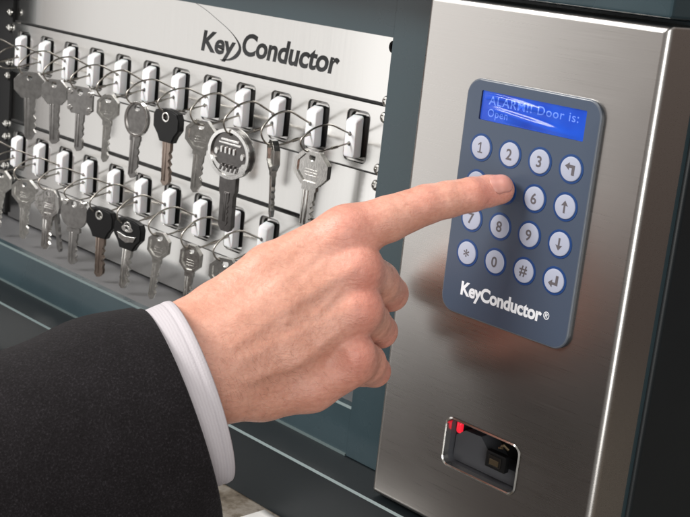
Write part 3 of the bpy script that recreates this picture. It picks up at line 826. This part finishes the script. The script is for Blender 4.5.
NF = [(j*(nu+1)+i, j*(nu+1)+i+1, (j+1)*(nu+1)+i+1, (j+1)*(nu+1)+i) for j in range(nv) for i in range(nu)]
nail = person_mesh('fingernail', np.array(NV), NF, [M['nail']], hand, PLOC)
sm = nail.modifiers.new('thick', 'SOLIDIFY'); sm.thickness = .00025; sm.offset = 0

# --- fine hairs on the back of the hand and wrist
hv = []; hf = []
cand = np.where((V[:, 2] < 520))[0]
pxs = V[:, 0]/V[:, 2]*FPX+CX; pys = V[:, 1]/V[:, 2]*FPX+CY
w = np.exp(-((pxs[cand]-245)/45)**2 - ((pys[cand]-375)/32)**2) + .18*np.exp(-((pxs[cand]-300)/60)**2-((pys[cand]-330)/50)**2)
pick = rng.choice(cand, 190, replace=False, p=w/w.sum())
for q in pick:
    p = V[q]; g = np.array([float((sdf((p+e_)[None])-sdf(p[None]))[0]) for e_ in np.eye(3)*.3]); g /= np.linalg.norm(g)
    dr = np.array([.55, .75, 0]) + rng.normal(0, .28, 3); dr -= g*(dr @ g); dr /= np.linalg.norm(dr)
    ln = rng.uniform(2.5, 5.5); sd = np.cross(dr, g); pts = [p - g*.2, p + dr*ln*.35 + g*.55, p + dr*ln*.7 + g*.7, p + dr*ln + g*.35 + sd*rng.normal(0, .5)]
    for k, c in enumerate(pts):
        rr_ = .03*(1-.28*k)
        for a in range(3): hv.append(c + rr_*(math.cos(2*PI*a/3)*sd + math.sin(2*PI*a/3)*g))
    o_ = len(hv)-12
    for k in range(3):
        for a in range(3): hf.append((o_+k*3+a, o_+k*3+(a+1) % 3, o_+(k+1)*3+(a+1) % 3, o_+(k+1)*3+a))
M['hair'] = mat('brown_arm_hair', (.20, .11, .07), .5)
person_mesh('hair', np.array(hv), hf, [M['hair']], hand, PLOC)

# --- clothing: tubes round the forearm axis
TILT = math.radians(18)
AX = np.array([.926, -.318, 0]); AX = AX*math.cos(TILT) + np.array([0, 0, math.sin(TILT)]); AX /= np.linalg.norm(AX)
UU = np.array([.33, .944, 0]); UU -= AX*(UU @ AX); UU /= np.linalg.norm(UU); WW = np.cross(AX, UU)
def garment(name, c0, prof, mats, n, wrinkle, parent, rims, flat=1.0, bend=0.0):
    vs, fs, mi, uv = [], [], [], []
    for k, (s_, ru, rv, inner) in enumerate(prof):
        for i in range(n):
            a = 2*PI*i/n
            w_ = wrinkle(s_, a) if not inner else wrinkle(s_, a)
            c = c0 - AX*s_ + UU*bend*s_*s_
            vs.append(c + UU*((ru+w_)*math.cos(a)) + WW*((rv+w_)*math.sin(a)))
            uv.append((a*45/1000*1.0, s_/1000))
    for k in range(len(prof)-1):
        for i in range(n):
            j = (i+1) % n
            fs.append((k*n+i, k*n+j, (k+1)*n+j, (k+1)*n+i)); mi.append(1 if prof[k][3] and prof[k+1][3] else 0)
    fs.append(tuple(range((len(prof)-1)*n, len(prof)*n))); mi.append(1)
    return person_mesh(name, np.array(vs), fs, mats, parent, PLOC, mi, uv)
# jacket sleeve: from the closed elbow end forward to the hem, then back inside
def wr(s_, a):
    u = max(0, s_)
    f = min(1, u/70)
    return f*(3.0*math.sin(u*.052 + 1.3*math.sin(a*1.0+.7) + .6) * (.5+.5*math.cos(a-2.2)) + 1.3*math.sin(u*.11 + 2*a) + .8*math.sin(3*a+u*.03)) + .35*math.sin(2*a+.5)
hemc = cpt(179.5, 420.5, 512)
prof = [(330, 1, 1, False), (329, 40, 35, False), (322, 58, 52, False)]
for s_ in np.linspace(310, 4, 70):
    bu = 3.2*math.exp(-((s_-26)/22)**2); prof.append((s_, 48.4 + .016*s_ + bu, 44 + .02*s_ + bu*.5, False))
prof += [(2, 48.3, 44, False), (.6, 48.1, 43.8, False), (0, 47.6, 43.3, False), (.3, 46.9, 42.6, False), (1.2, 46.4, 42.1, False), (3, 46.2, 41.9, True), (40, 45.5, 41.2, True), (70, 45, 40, True)]
garment('jacket_sleeve', hemc, prof, [M['wool'], M['lining']], 128, wr, person, None)
cufc = cpt(200.5, 390.5, 514)
cw = lambda s_, a: .5*math.sin(2*a+1) + .35*math.sin(3*a+s_*.05)
prof = [(46, 31.0, 29.0, False), (38, 33.0, 31.0, False)] + [(s_, 38.6-.0042*s_*s_, 35.0-.003*s_*s_, False) for s_ in np.linspace(33, 5, 13)] + [(4.5, 38.5, 34.9, False), (4.15, 38.2, 34.6, False), (3.8, 38.5, 34.9, False), (2.6, 38.75, 35.15, False), (1.4, 38.6, 35.0, False)] + [(.5, 38.4, 34.8, False), (0, 37.9, 34.3, False), (.3, 37.4, 33.8, False), (1.2, 37.1, 33.5, False), (10, 36.6, 33.0, False), (38, 31.8, 29.6, False), (45.5, 30.4, 28.4, False)]
garment('shirt_cuff', cufc, prof, [M['cotton'], M['cotton']], 128, cw, person, None)

# ================================================================== SETTING: the table the cabinet stands on
m = MB(); m.box(-1000, 420, -62, 420, -247, -217.2, 0, 3)
t = m.build('tabletop', M['stone']); t['kind'] = 'structure'
def sheet(x0, x1, y0, y1, label):
    m = MB(); n = 12; vs = []
    for k in range(n+1):
        for q in range(n+1):
            u, v = k/n, q/n
            vs.append((x0+(x1-x0)*u, y0+(y1-y0)*v, -216.9 + .5*(u-.5)**2 + .4*(1-v)**3))
    m.add(vs, [(k*(n+1)+q, (k+1)*(n+1)+q, (k+1)*(n+1)+q+1, k*(n+1)+q+1) for k in range(n) for q in range(n)], 0)
    o = m.build('paper_sheet', M['table'], smooth=180); tag(o, label, 'paper', 'white papers on the table')
    sd = o.modifiers.new('thickness', 'SOLIDIFY'); sd.thickness = .0002; sd.offset = 1
sheet(-110.5, -50, -60, -5.2, 'white paper sheet on the mottled table under the hand')
sheet(-480, -389, -60, -5.2, 'white paper sheet showing past the sleeve at the left picture edge')

# ================================================================== LIGHT
w = bpy.data.worlds.new('World'); scene.world = w; w.use_nodes = True
nt = w.node_tree; nt.nodes.clear()
out = nt.nodes.new('ShaderNodeOutputWorld'); bg = nt.nodes.new('ShaderNodeBackground'); tc = nt.nodes.new('ShaderNodeTexCoord'); sp = nt.nodes.new('ShaderNodeSeparateXYZ')
rp = nt.nodes.new('ShaderNodeValToRGB'); mr = nt.nodes.new('ShaderNodeMapRange'); mr.inputs['From Min'].default_value = -1
nt.links.new(tc.outputs['Generated'], sp.inputs[0]); nt.links.new(sp.outputs['Z'], mr.inputs['Value']); nt.links.new(mr.outputs['Result'], rp.inputs['Fac'])
els = rp.color_ramp.elements
els[0].position = .30; els[0].color = (.035, .027, .024, 1); els[1].position = .95; els[1].color = (.55, .53, .51, 1)
e = els.new(.44); e.color = (.128, .100, .087, 1); e = els.new(.60); e.color = (.21, .175, .155, 1)
dt = nt.nodes.new('ShaderNodeVectorMath'); dt.operation = 'DOT_PRODUCT'; dt.inputs[1].default_value = (.68, -.73, 0)
nt.links.new(tc.outputs['Generated'], dt.inputs[0])
m2 = nt.nodes.new('ShaderNodeMapRange'); m2.interpolation_type = 'SMOOTHSTEP'; m2.inputs['From Min'].default_value = .40; m2.inputs['From Max'].default_value = .85
nt.links.new(dt.outputs['Value'], m2.inputs['Value'])
mxw = nt.nodes.new('ShaderNodeMixRGB'); mxw.inputs['Color2'].default_value = (.26, .25, .238, 1)     # backdrop brightened on the camera's right to light the keys
nt.links.new(m2.outputs['Result'], mxw.inputs['Fac']); nt.links.new(rp.outputs['Color'], mxw.inputs['Color1'])
nt.links.new(mxw.outputs[0], bg.inputs['Color']); bg.inputs['Strength'].default_value = 1.0
nt.links.new(bg.outputs[0], out.inputs['Surface'])
def area(name, loc, target, sx, sy, power, col=(1, 1, 1)):
    l = bpy.data.lights.new(name, 'AREA'); l.shape = 'RECTANGLE'; l.size = sx; l.size_y = sy; l.energy = power; l.color = col
    o = bpy.data.objects.new(name, l); COL.objects.link(o); o.location = loc
    o.rotation_euler = (Vector(target)-Vector(loc)).to_track_quat('-Z', 'Y').to_euler()
    return o
area('softbox', (-1.51, -.86, .02), (-1.46, 0, -.02), .92, 1.28, 3.7, (1, .995, .98))
area('softbox', (-.835, -.86, .10), (-.795, 0, .06), .43, 1.0, 1.75, (1, .995, .98))
area('key_softbox', (-.78, -1.17, .92), (-.05, -.08, -.05), .62, .55, 32, (1, .98, .95))
area('top_softbox', (.25, -.35, 1.25), (-.1, 0, -.05), .7, .5, 5, (1, .99, .97))
area('fill_softbox', (1.05, -.85, -.05), (0, 0, -.05), .55, 1.0, 9, (1, .985, .96))

# ================================================================== CAMERA
cam = bpy.data.cameras.new('camera'); co = bpy.data.objects.new('camera', cam); COL.objects.link(co)
cam.sensor_fit = 'HORIZONTAL'; cam.sensor_width = 36; cam.lens = 36*FPX/690
cam.clip_start = .01; cam.clip_end = 50
mw = Matrix(((R[0][0], -R[1][0], -R[2][0], CAM[0]*S), (R[0][1], -R[1][1], -R[2][1], CAM[1]*S), (R[0][2], -R[1][2], -R[2][2], CAM[2]*S), (0, 0, 0, 1)))
co.matrix_world = mw
cam.dof.use_dof = True; cam.dof.focus_distance = .54; cam.dof.aperture_fstop = 45
scene.camera = co
scene.view_settings.view_transform = 'Standard'; scene.view_settings.look = 'None'
scene.view_settings.exposure = 0; scene.view_settings.gamma = 1
scene.render.engine = 'CYCLES'
scene.cycles.use_denoising = True
